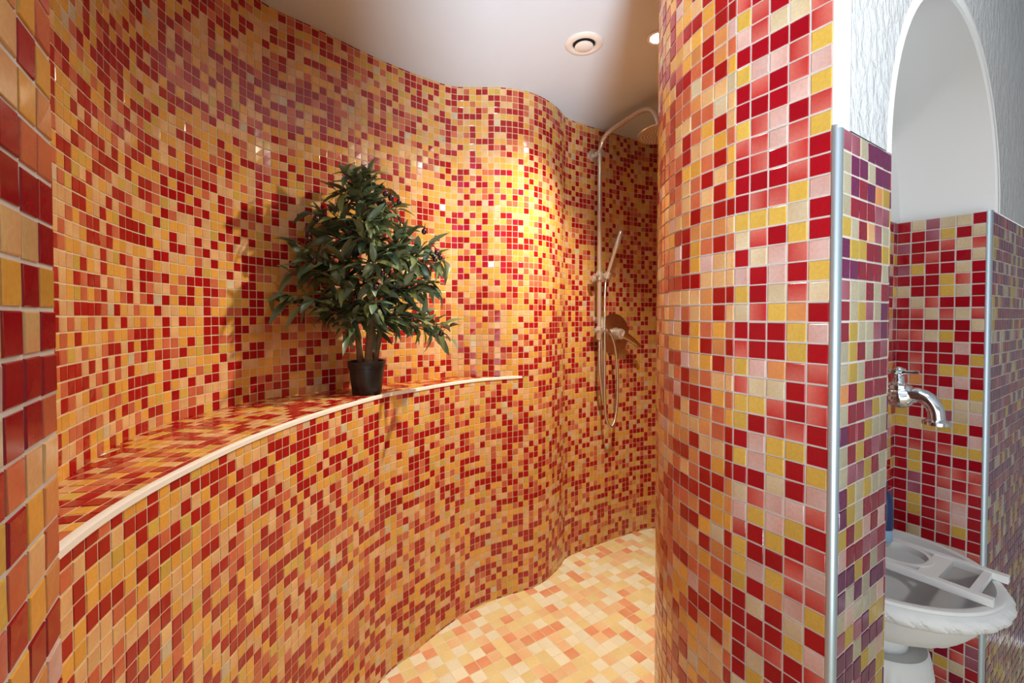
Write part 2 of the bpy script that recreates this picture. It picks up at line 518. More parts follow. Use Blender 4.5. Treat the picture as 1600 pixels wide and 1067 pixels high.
# ================================================================= niche wall
R = np.array((0.832, 0.555)); L = np.array((-0.555, 0.832))
Lr = Lp
K = A0 - Lr * 0.3
TOPT = 8.75
def F(t, s=0.0): return K + R * t + L * s
face1 = Path([F(0.3), F(6.5)], side=1, smooth=False)
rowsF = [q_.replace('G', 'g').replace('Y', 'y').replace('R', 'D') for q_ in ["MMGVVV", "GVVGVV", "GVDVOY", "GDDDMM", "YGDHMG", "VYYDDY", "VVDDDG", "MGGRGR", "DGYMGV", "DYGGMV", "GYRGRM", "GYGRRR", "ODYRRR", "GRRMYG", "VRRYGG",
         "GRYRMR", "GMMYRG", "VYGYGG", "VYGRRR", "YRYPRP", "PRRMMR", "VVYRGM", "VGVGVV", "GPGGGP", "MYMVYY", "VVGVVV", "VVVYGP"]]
def face_key(i, j, rng):
    r = 7 - j + 1 if False else int(round(8 - j)) - 0
    if 0 <= r < len(rowsF) and 0 <= i < 6: return rowsF[r][i]
    return purple_rand(i, j, rng)
# rows counted from the tile top downwards
def from_top(rows, rnd, ncol, cshift=0):
    def f(i, j, rng):
        r = -1 - j
        c = i - cshift
        if 0 <= r < len(rows) and 0 <= c < ncol: return rows[r][c]
        return rnd(i, j, rng)
    return f
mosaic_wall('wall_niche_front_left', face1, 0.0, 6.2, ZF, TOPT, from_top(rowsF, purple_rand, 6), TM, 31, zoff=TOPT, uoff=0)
ND = 6.15
TR = 29.8
T = F(TR)
rowsN = ["RGMGGR", "RRMYRG", "MRRSGS", "RRSRRG", "MYRRGR", "RRRYSR", "GRRYGR", "RGSRRR", "RSGSGS", "RRRRRG", "SSGYRR", "RRRRPR", "RSRRRY", "RSRYYR", "SORRPR", "YRRPRY",
         "RRRYGG", "YRRMGP", "YGYYYR", "RRSRRP", "RSRSYY", "RYRRRR", "RYRSSS", "RMRSRS", "RMRPSR", "RYRSPR", "RYRSPR", "RRRSYR", "RGRRRR"]
side_path = Path([F(TR - 0.25, ND), F(TR - 0.25, 0.25)], side=1, smooth=False)
mosaic_wall('wall_niche_side', side_path, 0, side_path.s[-1], ZF, TOPT, from_top(rowsN, niche_rand, 6), TM, 32, zoff=TOPT)
back_path = Path([F(6.0, ND), F(TR - 0.25, ND)], side=1, smooth=False)
mosaic_wall('wall_niche_back', back_path, 0, back_path.s[-1], ZF, TOPT, niche_rand, TM, 33, zoff=TOPT, uoff=0.45)
left_path = Path([F(6.5, 0.0), F(6.5, ND)], side=1, smooth=False)
mosaic_wall('wall_niche_left', left_path, 0, ND, ZF, TOPT, niche_rand, TM, 34, zoff=TOPT)
face2 = Path([F(TR + 0.3), F(TR + 22)], side=1, smooth=False)
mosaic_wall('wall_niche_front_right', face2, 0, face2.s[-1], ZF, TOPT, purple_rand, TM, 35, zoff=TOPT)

# plaster above the tiles, with the round-headed recess
AC, AR, AZ = 18.8, 12.4, 9.0
def arch_pts(r, n=40, z0=TOPT):
    pts = [(AC - r, z0)]
    pts += [(AC + r * math.cos(a), AZ + r * math.sin(a)) for a in [math.pi - math.pi * k / n for k in range(n + 1)]]
    pts += [(AC + r, z0)]
    return pts
def build_plaster():
    TOPZ = ZC
    def wv(t, s, z): 
        q_ = F(t, s); return W(q_[0], q_[1], z)
    # rough field: between the band around the arch and the outline of the wall
    ro = AR + 0.75
    s0 = -0.02
    bm = bmesh.new()
    outer, inner = [], []
    ap = arch_pts(ro)
    n = len(ap)
    t0, t1 = 0.95, TR + 22
    bps = []
    for (t, z) in ap:
        # radial outward projection on a rectangle
        dx, dz = t - AC, z - AZ
        if z <= AZ + 0.01:
            bps.append((t0 if dx < 0 else t1, z if z > TOPT else TOPT)); continue
        k = 1e9
        if dx < -1e-6: k = min(k, (t0 - AC) / dx)
        if dx > 1e-6: k = min(k, (t1 - AC) / dx)
        if dz > 1e-6: k = min(k, (TOPZ - AZ) / dz)
        bps.append((AC + dx * k, AZ + dz * k))
    vi = [bm.verts.new(wv(max(t, 0.96) if t < AC else t, s0 - 0.05, z)) for t, z in ap]
    vo = [bm.verts.new(wv(t, s0 - 0.05, z)) for t, z in bps]
    for k in range(n - 1):
        bm.faces.new((vi[k], vi[k + 1], vo[k + 1], vo[k]))
    # corners of the rectangle
    for corner in ((t0, TOPZ), (t1, TOPZ)):
        for k in range(n - 1):
            a, b = bps[k], bps[k + 1]
            if (abs(a[0] - corner[0]) < 1e-6) and (abs(b[1] - TOPZ) < 1e-6) and abs(b[0] - corner[0]) > 1e-6 or \
               (abs(b[0] - corner[0]) < 1e-6) and (abs(a[1] - TOPZ) < 1e-6) and abs(a[0] - corner[0]) > 1e-6:
                c = bm.verts.new(wv(corner[0], s0 - 0.05, TOPZ)); bm.faces.new((vo[k], vo[k + 1], c))
    mesh_obj('wall_niche_plaster', bm, M_ROUGH, smooth=False, kind='structure')
    # smooth band round the arch, soffit, reveal and corner strip
    bm = bmesh.new()
    a1, a2 = arch_pts(ro), arch_pts(AR)
    r1 = [bm.verts.new(wv(t, s0 - 0.05, z)) for t, z in a1]
    r1b = [bm.verts.new(wv(t, s0, z)) for t, z in a1]
    r2 = [bm.verts.new(wv(t, s0 - 0.03, z)) for t, z in a2]
    a2b = arch_pts(AR - 0.12)
    r3 = [bm.verts.new(wv(t, 0.08, z)) for t, z in a2b]
    r4 = [bm.verts.new(wv(t, ND + 0.25, z)) for t, z in a2b]
    for k in range(len(a1) - 1):
        for x, y in ((r1, r1b), (r1b, r2), (r2, r3), (r3, r4)):
            bm.faces.new((x[k], x[k + 1], y[k + 1], y[k]))
    bm.faces.new(r4)                                     # back of the recess
    # strip along the pillar corner
    q1 = A0
    v = [W(q1[0], q1[1], TOPT - 0.02), W(*F(0.0, -0.05), TOPT - 0.02), W(*F(1.0, -0.05), TOPT - 0.02), W(*F(1.0, 0.2), TOPT - 0.02)]
    u_ = [Vector((p_.x, p_.y, EYE + ZC * P)) for p_ in v]
    lo_ = [bm.verts.new(p_) for p_ in v]; hi_ = [bm.verts.new(p_) for p_ in u_]
    for k in range(3): bm.faces.new((lo_[k], lo_[k + 1], hi_[k + 1], hi_[k]))
    bm.faces.new(lo_)
    # top of the tiled zone inside the recess (tile thickness)
    mesh_obj('wall_niche_recess', bm, M_SMOOTH, kind='structure')
build_plaster()

# quarter-round metal profiles
def quarter(name, c, d1, d2, z0, z1, r=0.30):
    bm = bmesh.new()
    pts = [c + d1 * r + d2 * -0.02]
    cc = c + d1 * r + d2 * r
    prof = [cc - d2 * r - d1 * 0.0]
    prof = []
    n = 10
    for k in range(n + 1):
        a = math.pi / 2 * k / n
        prof.append(cc - d2 * r * math.cos(a) - d1 * r * math.sin(a))
    # small flanges
    fl = 0.05
    prof = [prof[0] + d1 * fl] + prof + [prof[-1] + d2 * fl]
    out = [p_ - (d1 + d2) * 0.05 for p_ in prof]
    lo_ = [bm.verts.new(W(p_[0], p_[1], z0)) for p_ in out + [cc + d1 * fl + d2 * fl]]
    hi_ = [bm.verts.new(W(p_[0], p_[1], z1)) for p_ in out + [cc + d1 * fl + d2 * fl]]
    for k in range(len(lo_)):
        k2 = (k + 1) % len(lo_)
        bm.faces.new((lo_[k], lo_[k2], hi_[k2], hi_[k]))
    bm.faces.new(lo_); bm.faces.new(hi_[::-1])
    mesh_obj(name, bm, M_ALU, kind='structure')
quarter('trim_2', K, Lr, R, ZF, TOPT + 0.12, 0.30)
quarter('trim_3', F(TR - 0.25), L, R, ZF, TOPT + 0.05, 0.30)

# ================================================================= floor and ceiling
def build_floor():
    rng = np.random.default_rng(5)
    C, Nn, keys = [], [], []
    e1, e2 = R, L
    pt = 1.8
    for i in range(-35, 55):
        for j in range(-10, 62):
            o_ = e1 * (i * pt) + e2 * (j * pt)
            if not (-30 < o_[0] < 45 and -3 < o_[1] < 100): continue
            # only inside the room: right of the lower curve
            C.append([(*o_, ZF), (*(o_ + e1 * pt), ZF), (*(o_ + e1 * pt + e2 * pt), ZF), (*(o_ + e2 * pt), ZF)])
            Nn.append([(0, 0, 1)] * 4)
            keys.append(rng.choice(list('cpys'), p=[0.30, 0.22, 0.33, 0.15]))
    C = np.array(C); Nn = np.array(Nn)
    FP = {'c': ((244, 238, 214), (240, 228, 192)), 'p': ((242, 206, 160), (240, 190, 140)), 'y': ((240, 220, 166), (236, 208, 142)), 's': ((232, 150, 112), (236, 176, 132))}
    N = len(keys)
    a = np.array([lin(FP[k][0]) for k in keys]); b = np.array([lin(FP[k][1]) for k in keys])
    corner = rng.integers(0, 4, N)
    w = rng.uniform(0, .4, (N, 4, 1)); w[np.arange(N), corner] += .6; w[np.arange(N), (corner + 1) % 4] += .4
    cols = a[:, None] * (1 - w) + b[:, None] * w
    cols *= rng.uniform(0.95, 1.05, (N, 1, 1))
    base = [[(-75, -90, ZF), (75, -90, ZF), (75, 110, ZF), (-75, 110, ZF)]]
    tiled('floor', (C, Nn), base, cols, [M_FLOORTILE, M_GROUTF], rng, g=0.05, h=0.02, bev=0.03)
build_floor()
bm = bmesh.new()
for a, b in (((2.1, -3.0), (2.1, 1.75)), ((2.1, -3.0), (-0.9, -3.0))):
    a, b = Vector((*a, 0)), Vector((*b, 0)); n_ = Vector(((b - a).y, -(b - a).x, 0)).normalized() * (0.1 if a.x != b.x else -0.1)
    q_ = [bm.verts.new(v + Vector((0, 0, z_))) for z_ in (0, 2.3) for v in (a, b, b - n_, a - n_)]
    for f in ((0, 1, 2, 3), (7, 6, 5, 4), (0, 4, 5, 1), (1, 5, 6, 2), (2, 6, 7, 3), (3, 7, 4, 0)): bm.faces.new([q_[k] for k in f])
mesh_obj('wall_room_added', bm, plain('added_wall_paint', (190, 190, 192), 0.8), smooth=False, kind='structure')  # unseen walls added to keep world light off the niche fronts
bm = bmesh.new()
vs_ = [bm.verts.new(W(*v)) for v in [(-75, -90, ZC), (75, -90, ZC), (75, 110, ZC), (-75, 110, ZC), (-75, -90, ZC + 3), (75, -90, ZC + 3), (75, 110, ZC + 3), (-75, 110, ZC + 3)]]
for f in ((0, 1, 2, 3), (7, 6, 5, 4), (0, 4, 5, 1), (1, 5, 6, 2), (2, 6, 7, 3), (3, 7, 4, 0)):
    bm.faces.new([vs_[k] for k in f])
mesh_obj('ceiling', bm, M_CEIL, smooth=False, kind='structure')

# ================================================================= ceiling fittings
def vent():
    c = W(9.85, 62.0, ZC)
    t = thing('ceiling_vent', 'round white air valve with dark gap in the ceiling beside the lit spotlight', 'vent', c)
    D = (0, 0, -1)
    bm = lathe(bmesh.new(), c, D, [(1.55 * P, -0.0), (2.60 * P, -0.0), (2.62 * P, 0.10 * P), (2.45 * P, 0.24 * P), (1.9 * P, 0.34 * P), (1.62 * P, 0.24 * P), (1.5 * P, 0.02 * P)])
    mesh_obj('outer_ring', bm, M_LIP, t)
    bm = lathe(bmesh.new(), c, D, [(0, 0.03 * P), (1.55 * P, 0.03 * P), (1.55 * P, 0.05 * P), (0, 0.06 * P)])
    mesh_obj('duct_opening', bm, M_DARK, t)
    bm = lathe(bmesh.new(), c, D, [(0, 0.1 * P), (0.9 * P, 0.1 * P), (1.25 * P, 0.35 * P), (1.27 * P, 0.5 * P), (1.1 * P, 0.6 * P), (0, 0.66 * P)])
    mesh_obj('centre_disc', bm, M_LIP, t)
vent()
def lamp(x, y, name, label):
    c = W(x, y, ZC)
    t = thing(name, label, 'ceiling light', c)
    D = (0, 0, -1)
    bm = lathe(bmesh.new(), c, D, [(1.1 * P, 0), (1.6 * P, 0), (1.62 * P, .12 * P), (1.5 * P, .22 * P), (1.15 * P, .2 * P), (1.05 * P, 0.05 * P)])
    mesh_obj('mounting_ring', bm, M_LIP, t)
    bm = lathe(bmesh.new(), c, D, [(0, 0.28 * P), (0.7 * P, 0.26 * P), (1.0 * P, 0.2 * P), (1.1 * P, 0.05 * P)])
    mesh_obj('lamp_lens', bm, M_LAMP, t)
lamp(SPOT_XY[0], SPOT_XY[1], 'ceiling_spotlight', 'brightly lit recessed spotlight in the shower ceiling beside the pillar')

# ================================================================= shower column
wn = np.array((0.50, -0.866))       # out of the wall at the shower
wt = np.array((0.866, 0.50))        # along the wall
PB = np.array((17.05, 87.6))        # riser axis
def S(a, b, z):                      # a out of the wall, b along the wall, from the riser
    q_ = PB + wn * a + wt * b
    return W(q_[0], q_[1], z)
def arc_pts(pts, n=10):
    c = catmull([tuple(p_) for p_ in pts], n)
    return [Vector(p_) for p_ in c]
M_SHCH = plain('warm_chrome', (222, 216, 204), 0.16, 0.62)
def shower():
    t = thing('shower_column', 'chrome shower riser with curved overhead arm and round rain head on the mosaic wall', 'shower', S(0, 0, -9))
    r = 0.43 * P
    bm = bmesh.new(); tube(bm, [S(0, 0, -3.2), S(0, 0, 10), S(0, 0, 31.6)], r, 20)
    mesh_obj('riser_pipe', bm, M_SHCH, t)
    pts = [S(0, 0, 31.4), S(0.2, 0, 32.6), S(1.0, 0, 34.0), S(2.6, 0, 34.8), S(6.0, 0, 35.25), S(10.0, 0, 35.6), S(12.2, 0, 35.3), S(13.7, 0, 34.1), S(14.4, 0, 32.5), S(14.7, 0, 31.3)]
    bm = bmesh.new(); tube(bm, arc_pts(pts, 8), r * 1.04, 20)
    mesh_obj('overhead_arm', bm, M_SHCH, t)
    # rain head
    ax = (wn[0] * 0.10, wn[1] * 0.10, -1.0)
    hc = S(14.85, 0, 30.2)
    bm = lathe(bmesh.new(), hc, ax, [(0, -1.3 * P), (0.5 * P, -1.3 * P), (0.55 * P, -0.75 * P), (1.0 * P, -0.45 * P), (3.45 * P, -0.18 * P), (3.62 * P, 0), (3.55 * P, 0.12 * P), (3.3 * P, 0.14 * P), (0, 0.14 * P)], 48)
    hd = mesh_obj('rain_head', bm, M_SHCH, t)
    d_, u_, v_ = frame(ax)
    bm = bmesh.new()
    for ring, cnt in ((0.5, 6), (1.0, 12), (1.5, 18), (2.0, 24), (2.5, 30), (3.0, 36)):
        for k in range(cnt):
            a = 2 * math.pi * k / cnt + ring
            o_ = hc + (u_ * math.cos(a) + v_ * math.sin(a)) * ring * P + d_ * 0.12 * P
            lathe(bm, o_, ax, [(0.085 * P, 0), (0.06 * P, 0.1 * P), (0, 0.12 * P)], 6)
    mesh_obj('nozzles', bm, M_NOZZ, t)
    # upper wall bracket
    bm = bmesh.new()
    lathe(bm, S(-2.0, -0.35, 31.6), (wn[0], wn[1], 0), [(0, 0), (1.15 * P, 0), (1.15 * P, 0.35 * P), (0.9 * P, 0.5 * P), (0.5 * P, 0.55 * P), (0.5 * P, 1.5 * P)], 28)
    tube(bm, [S(-0.75, -0.35, 31.6), S(-0.2, 0, 31.6), S(0.75, 0.1, 31.6)], 0.55 * P, 18)
    lathe(bm, S(0, 0, 31.0), (0, 0, 1), [(0, 0), (0.56 * P, 0), (0.6 * P, 0.15 * P), (0.6 * P, 1.05 * P), (0.54 * P, 1.2 * P), (0, 1.2 * P)], 24)
    lathe(bm, S(0.0, 0.45, 31.6), (wt[0], wt[1], 0), [(0, 0), (0.42 * P, 0), (0.45 * P, 0.5 * P), (0.36 * P, 0.75 * P), (0, 0.8 * P)], 20)
    mesh_obj('wall_bracket', bm, M_SHCH, t)
    # slider that holds the hand shower
    bm = bmesh.new()
    zz = 7.9
    lathe(bm, S(0, 0, zz - 0.9), (0, 0, 1), [(0, 0), (0.62 * P, 0), (0.68 * P, 0.2 * P), (0.68 * P, 1.5 * P), (0.62 * P, 1.7 * P), (0, 1.7 * P)], 24)
    tube(bm, [S(0.1, -1.35, zz), S(0.1, 0, zz), S(0.4, 1.5, zz + 0.1)], [0.42 * P, 0.5 * P, 0.5 * P], 16)
    lathe(bm, S(0.5, 1.35, zz - 0.55), (wt[0] * .2 + wn[0] * .25, wt[1] * .2 + wn[1] * .25, 1), [(0.5 * P, 0), (0.68 * P, 0), (0.72 * P, 1.3 * P), (0.5 * P, 1.3 * P), (0.45 * P, 0.2 * P)], 20)
    lathe(bm, S(-0.1, -1.25, zz - 0.7), (-wt[0], -wt[1], -0.1), [(0, 0), (0.7 * P, 0), (0.78 * P, 0.3 * P), (0.62 * P, 0.75 * P), (0, 0.8 * P)], 20)
    mesh_obj('hand_shower_slider', bm, M_SHCH, t)
    # diverter at the foot of the riser
    bm = bmesh.new()
    zz = -2.9
    lathe(bm, S(0, 0, zz - 1.7), (0, 0, 1), [(0.3 * P, 0), (0.5 * P, 0.05 * P), (0.55 * P, 1.0 * P), (0.66 * P, 1.2 * P), (0.66 * P, 2.4 * P), (0.5 * P, 2.6 * P)], 24)
    tube(bm, [S(0.1, -1.5, zz + 0.1), S(0.1, 0, zz + 0.1), S(0.1, 1.7, zz + 0.1)], [0.42 * P, 0.5 * P, 0.44 * P], 16)
    lathe(bm, S(-2.0, 0.7, zz + 2.3), (wn[0], wn[1], 0), [(0, 0), (0.8 * P, 0), (0.8 * P, 0.3 * P), (0.5 * P, 0.5 * P), (0.5 * P, 1.9 * P), (0, 2.0 * P)], 24)
    tube(bm, [S(-0.3, 0.75, zz + 2.3), S(0.05, 0.7, zz + 1.2), S(0.1, 0.6, zz + 0.1)], [0.45 * P, 0.42 * P, 0.45 * P], 14)
    mesh_obj('diverter', bm, M_SHCH, t)
    # supply hose hanging behind
    pts = [S(0, 0.1, -4.4), S(0.05, 0.05, -8), S(0.1, 0.1, -11), S(0, 0.6, -14), S(-0.3, 1.2, -16.0), S(-0.7, 1.75, -17.0)]
    bm = bmesh.new(); tube(bm, arc_pts(pts, 8), 0.30 * P, 14)
    pts = [S(-0.2, 0.75, -4.4), S(-0.3, 1.0, -9), S(-0.5, 1.5, -13), S(-0.7, 1.75, -17.0)]
    tube(bm, arc_pts(pts, 8), 0.22 * P, 12)
    mesh_obj('supply_hose', bm, M_HOSE, t)

    h = thing('hand_shower', 'slim chrome hand shower clipped to the riser with a long looping hose', 'hand shower', S(0.6, 1.3, 7))
    a0, a1 = S(0.35, 1.2, 6.7), S(2.0, 3.75, 16.6)
    dd = (a1 - a0); ln = dd.length
    bm = lathe(bmesh.new(), a0, dd, [(0, 0), (0.3 * P, 0), (0.36 * P, 0.1 * ln), (0.38 * P, 0.55 * ln), (0.5 * P, 0.62 * ln), (0.52 * P, 0.97 * ln), (0.4 * P, 1.0 * ln), (0, 1.01 * ln)], 20)
    mesh_obj('handle', bm, M_SHCH, h)
    d_, u_, v_ = frame(dd)
    out = Vector((wn[0], wn[1], -0.4)); out = (out - d_ * out.dot(d_)).normalized(); sd = d_.cross(out)
    bm = bmesh.new()
    for i_ in range(9):
        for j_ in range(-1, 2):
            o_ = a0 + dd * (0.68 + 0.032 * i_) + out * 0.47 * P + sd * 0.2 * P * j_
            lathe(bm, o_, out, [(0.05 * P, -0.1 * P), (0.05 * P, 0.08 * P), (0, 0.1 * P)], 6)
    mesh_obj('spray_nozzles', bm, M_NOZZ, h)
    pts = [a0 + dd * 0.02, S(0.3, 1.15, 4), S(0.3, 1.15, -2), S(0.3, 1.2, -8), S(0.3, 1.2, -14), S(0.4, 1.35, -19.0), S(0.5, 2.0, -21.3), S(0.6, 2.8, -21.8), S(0.6, 3.7, -20.3), S(0.6, 4.2, -17),
           S(0.5, 4.35, -12), S(0.4, 4.1, -8), S(0.3, 3.5, -5), S(0.2, 2.6, -3.3), S(0.1, 1.6, -2.85)]
    bm = bmesh.new(); tube(bm, arc_pts(pts, 8), 0.27 * P, 14)
    mesh_obj('hose', bm, M_HOSE, h)

    # mixer
    vb = 5.6
    c = S(-2.05, vb, -3.6)
    m = thing('mixer_valve', 'round chrome mixer plate with a lever on the mosaic wall right of the riser', 'mixer valve', c)
    N_ = (wn[0], wn[1], 0)
    bm = lathe(bmesh.new(), c, N_, [(0, 0), (4.1 * P, 0), (4.15 * P, 0.12 * P), (3.95 * P, 0.26 * P), (0, 0.32 * P)], 56)
    mesh_obj('wall_plate', bm, M_CHROME_TINT, m)
    bm = lathe(bmesh.new(), c + Vector(N_) * 0.25 * P, N_, [(1.25 * P, 0), (1.3 * P, 0.5 * P), (1.15 * P, 0.6 * P), (1.1 * P, 2.1 * P), (0.95 * P, 2.3 * P), (0, 2.35 * P)], 32)
    mesh_obj('valve_hub', bm, M_SHCH, m)
    b0 = c + Vector(N_) * 2.1 * P
    def loc(a, b, z): return b0 + Vector((wn[0] * a + wt[0] * b, wn[1] * a + wt[1] * b, z)) * P
    bm = bmesh.new(); tube(bm, [loc(0, 0.4, 0), loc(0.2, 2.0, -0.8), loc(0.4, 3.6, -1.8), loc(0.5, 4.5, -2.5), loc(0.5, 4.8, -2.75)], [0.85 * P, 0.75 * P, 0.55 * P, 0.5 * P, 0.25 * P], 16)
    mesh_obj('lever', bm, M_CHROME_TINT, m)

M_CHROME_TINT = plain('satin_chrome', (205, 185, 165), 0.20, 1.0, noise=0.05, scale=150, bump=0.5, bscale=160)  # chrome with the brown of reflected tiles put into its base colour
def hose_mat():
    m, nt, b = new_mat('ribbed_metal_hose')
    b.inputs['Base Color'].default_value = (*lin((205, 198, 188)), 1)
    b.inputs['Metallic'].default_value = 1.0; b.inputs['Roughness'].default_value = 0.3
    tc = nt.nodes.new('ShaderNodeTexCoord'); w = nt.nodes.new('ShaderNodeTexWave')
    w.bands_direction = 'Z'; w.inputs['Scale'].default_value = 110
    nt.links.new(tc.outputs['Object'], w.inputs['Vector'])
    bp = nt.nodes.new('ShaderNodeBump'); bp.inputs['Strength'].default_value = 0.5; bp.inputs['Distance'].default_value = 0.001
    nt.links.new(w.outputs['Fac'], bp.inputs['Height']); nt.links.new(bp.outputs['Normal'], b.inputs['Normal'])
    return m
M_HOSE = hose_mat()
shower()

# ================================================================= potted olive tree
def tree():
    rnd = random.Random(7)
    bx, by = -18.7, 57.6
    base = W(bx, by, LEDGE + 0.06)
    t = thing('potted_olive_tree', 'small olive tree with dark fruit in a black pot standing on the mosaic ledge', 'potted plant', base)
    up = (0, 0, 1)
    bm = lathe(bmesh.new(), base, up, [(0, 0), (1.72 * P, 0), (1.80 * P, 0.1 * P), (2.18 * P, 3.35 * P), (2.30 * P, 3.4 * P), (2.36 * P, 4.15 * P), (2.42 * P, 4.22 * P), (2.36 * P, 4.28 * P), (2.22 * P, 4.22 * P), (2.14 * P, 3.4 * P)], 48)
    mesh_obj('pot', bm, M_POT, t)
    bm = lathe(bmesh.new(), base, up, [(0, 3.75 * P), (1.2 * P, 3.78 * P), (2.15 * P, 3.7 * P), (2.1 * P, 3.4 * P)], 32)
    mesh_obj('soil', bm, M_SOIL, t)
    fwd = np.array((0.78, -0.63)); rt = np.array((0.951, 0.31))
    # image-like coordinates: h sideways seen from the camera, v up, f away from the wall
    side = np.array((0.95, 0.31))
    def pt(h, v, f):
        q_ = np.array((bx, by)) + np.array((0.951, 0.309)) * h + np.array((0.309, -0.951)) * f
        return W(q_[0], q_[1], LEDGE + v)
    s = 12.3
    def px(x, y, f): return pt((x - 574) / s, (613 - y) / s, f)
    trunks = [[(566, 575, 0.3), (563, 545, 0.4), (559, 510, .5), (552, 460, .5), (545, 410, .6)],
              [(576, 575, 0.9), (577, 545, 1.0), (580, 500, 1.0), (582, 440, 1.0), (578, 370, .8), (575, 310, .6)],
              [(584, 575, 0.0), (590, 540, -.2), (598, 505, -.3), (610, 450, -.3), (625, 400, -.2)]]
    for k, tr in enumerate(trunks):
        pts = arc_pts([px(*p_) for p_ in tr], 6)
        n = len(pts)
        bm = bmesh.new()
        tube(bm, pts, [(0.46 - 0.30 * i / n) * P * (1.25 if k == 1 else 1.0) * (1 + 0.05 * math.sin(i * 2.1)) for i in range(n)], 10)
        mesh_obj('trunk', bm, M_BARK, t)
    ends = [(578, 262), (548, 280), (600, 292), (520, 330), (496, 336), (560, 328), (622, 316), (642, 352), (668, 382), (688, 404), (697, 398), (478, 388),
            (470, 428), (452, 458), (458, 470), (512, 420), (540, 378), (590, 370), (620, 402), (652, 428), (680, 440), (560, 430), (600, 450), (528, 470), (500, 488),
            (570, 488), (612, 498), (640, 478), (664, 492), (688, 504), (700, 508), (700, 526), (546, 516), (592, 518), (632, 442), (585, 410), (530, 350), (602, 340), (550, 300), (580, 298),
            (505, 375), (490, 410), (560, 395), (530, 440), (575, 350), (610, 425), (645, 400), (620, 350), (535, 310), (560, 280), (515, 455), (650, 455), (600, 475), (545, 480),
            (560, 460), (585, 470), (575, 440), (540, 405), (600, 390), (570, 375), (595, 320), (565, 345)]
    roots = [(545, 440, .6), (560, 500, .5), (580, 450, 1), (578, 390, .8), (575, 330, .6), (605, 470, -.3), (618, 420, -.2)]
    bmb = bmesh.new()
    leaves = []
    olives = []
    for i, (ex, ey) in enumerate(ends):
        cand = [r_ for r_ in roots if r_[1] > ey + 10] or roots[:2]
        r_ = min(cand, key=lambda q_: abs(q_[0] - ex) * 1.0 + abs(q_[1] - ey) * 0.9)
        edge = abs(ex - 574) / 120.0
        f = rnd.uniform(-3.0, 4.5) * (1 - 0.5 * min(1, edge)) + 0.6
        if ex > 630: f = rnd.uniform(0.0, 3.5)
        if ex < 500: f = rnd.uniform(0.5, 3.0)
        p0 = px(*r_); p3 = px(ex, ey, f)
        mid = p0.lerp(p3, 0.5) + Vector((0, 0, rnd.uniform(0.2, 1.2) * P))
        pts = arc_pts([p0, mid, p3], 7)
        n = len(pts)
        tube(bmb, pts, [(0.16 - 0.11 * k / n) * P for k in range(n)], 6)
        m = rnd.randint(15, 20)
        Ltot = (p3 - p0).length
        for k in range(m):
            fr = 1 - (k / m) * min(0.85, 7.5 * P / Ltot) 
            idx = max(1, min(n - 1, int(fr * (n - 1))))
            o_ = pts[idx]; dirn = (pts[idx] - pts[idx - 1]).normalized()
            leaves.append((o_, dirn))
        if i % 3 == 0 or ex > 640:
            olives.append(p3.lerp(mid, rnd.uniform(0.1, 0.5)) + Vector((rnd.uniform(-.6, .6), rnd.uniform(-1.0, -.3), rnd.uniform(-.9, -.4))) * P)
    mesh_obj('branches', bmb, M_BARK, t)
    V, Fc, Cc = [], [], []
    gA = np.array(lin((50, 62, 36))); gB = np.array(lin((112, 120, 70))); gC = np.array(lin((84, 104, 78)))
    def wall_ok(p_):
        q_ = np.array((p_.x / P, p_.y / P))
        dd = np.linalg.norm(upper.p - q_, axis=1); k = int(np.argmin(dd))
        tn = upper.p[min(k + 1, len(upper.p) - 1)] - upper.p[max(k - 1, 0)]
        nn = np.array((tn[1], -tn[0])); nn /= np.linalg.norm(nn)
        return float(np.dot(q_ - upper.p[k], nn))
    for (o_, dirn) in leaves:
        rv = Vector((rnd.gauss(0, 1), rnd.gauss(0, 1), rnd.gauss(0, 1)))
        side_ = dirn.cross(rv).normalized()
        d_ = (dirn * rnd.uniform(0.25, 0.9) + side_ * rnd.uniform(0.5, 1.0) + Vector((0, 0, rnd.uniform(-0.15, 0.35)))).normalized()
        ln = rnd.uniform(1.9, 3.2) * P; wd = rnd.uniform(0.36, 0.54) * P
        if wall_ok(o_ + d_ * ln) < 0.8:
            d_ = (d_ + Vector((fwd[0], fwd[1], 0)) * 1.3).normalized()
            if wall_ok(o_ + d_ * ln) < 0.6 or wall_ok(o_) < 0.5: continue
        up_ = Vector((rnd.gauss(0, .5), rnd.gauss(0, .5) - .3, 1.0))
        sd = d_.cross(up_).normalized(); nn = sd.cross(d_).normalized()
        bend = rnd.uniform(0.15, 0.85) * ln
        col = gA + (gB - gA) * rnd.random() * 0.9
        if rnd.random() < 0.35: col = gC
        prof = [(0.0, 0.08), (0.12, 0.5), (0.28, 0.86), (0.45, 1.0), (0.62, 0.9), (0.78, 0.64), (0.9, 0.34), (1.0, 0.02)]
        b0 = len(V)
        for tt, ww in prof:
            c_ = o_ + d_ * ln * tt - nn * bend * tt * tt
            V += [c_ - sd * wd * ww + nn * wd * ww * 0.38, c_, c_ + sd * wd * ww + nn * wd * ww * 0.38]
            Cc += [col, col * 1.25, col]
        for k in range(len(prof) - 1):
            a = b0 + k * 3
            Fc += [(a, a + 1, a + 4, a + 3), (a + 1, a + 2, a + 5, a + 4)]
    me = bpy.data.meshes.new('foliage')
    me.from_pydata([tuple(v - t.location) for v in V], [], Fc)
    at = me.attributes.new('glaze', 'FLOAT_COLOR', 'POINT')
    at.data.foreach_set('color', np.array([(*c_, 1) for c_ in Cc], np.float32).ravel())
    for p_ in me.polygons: p_.use_smooth = True
    me.materials.append(M_LEAF)
    link(bpy.data.objects.new('foliage', me), t)
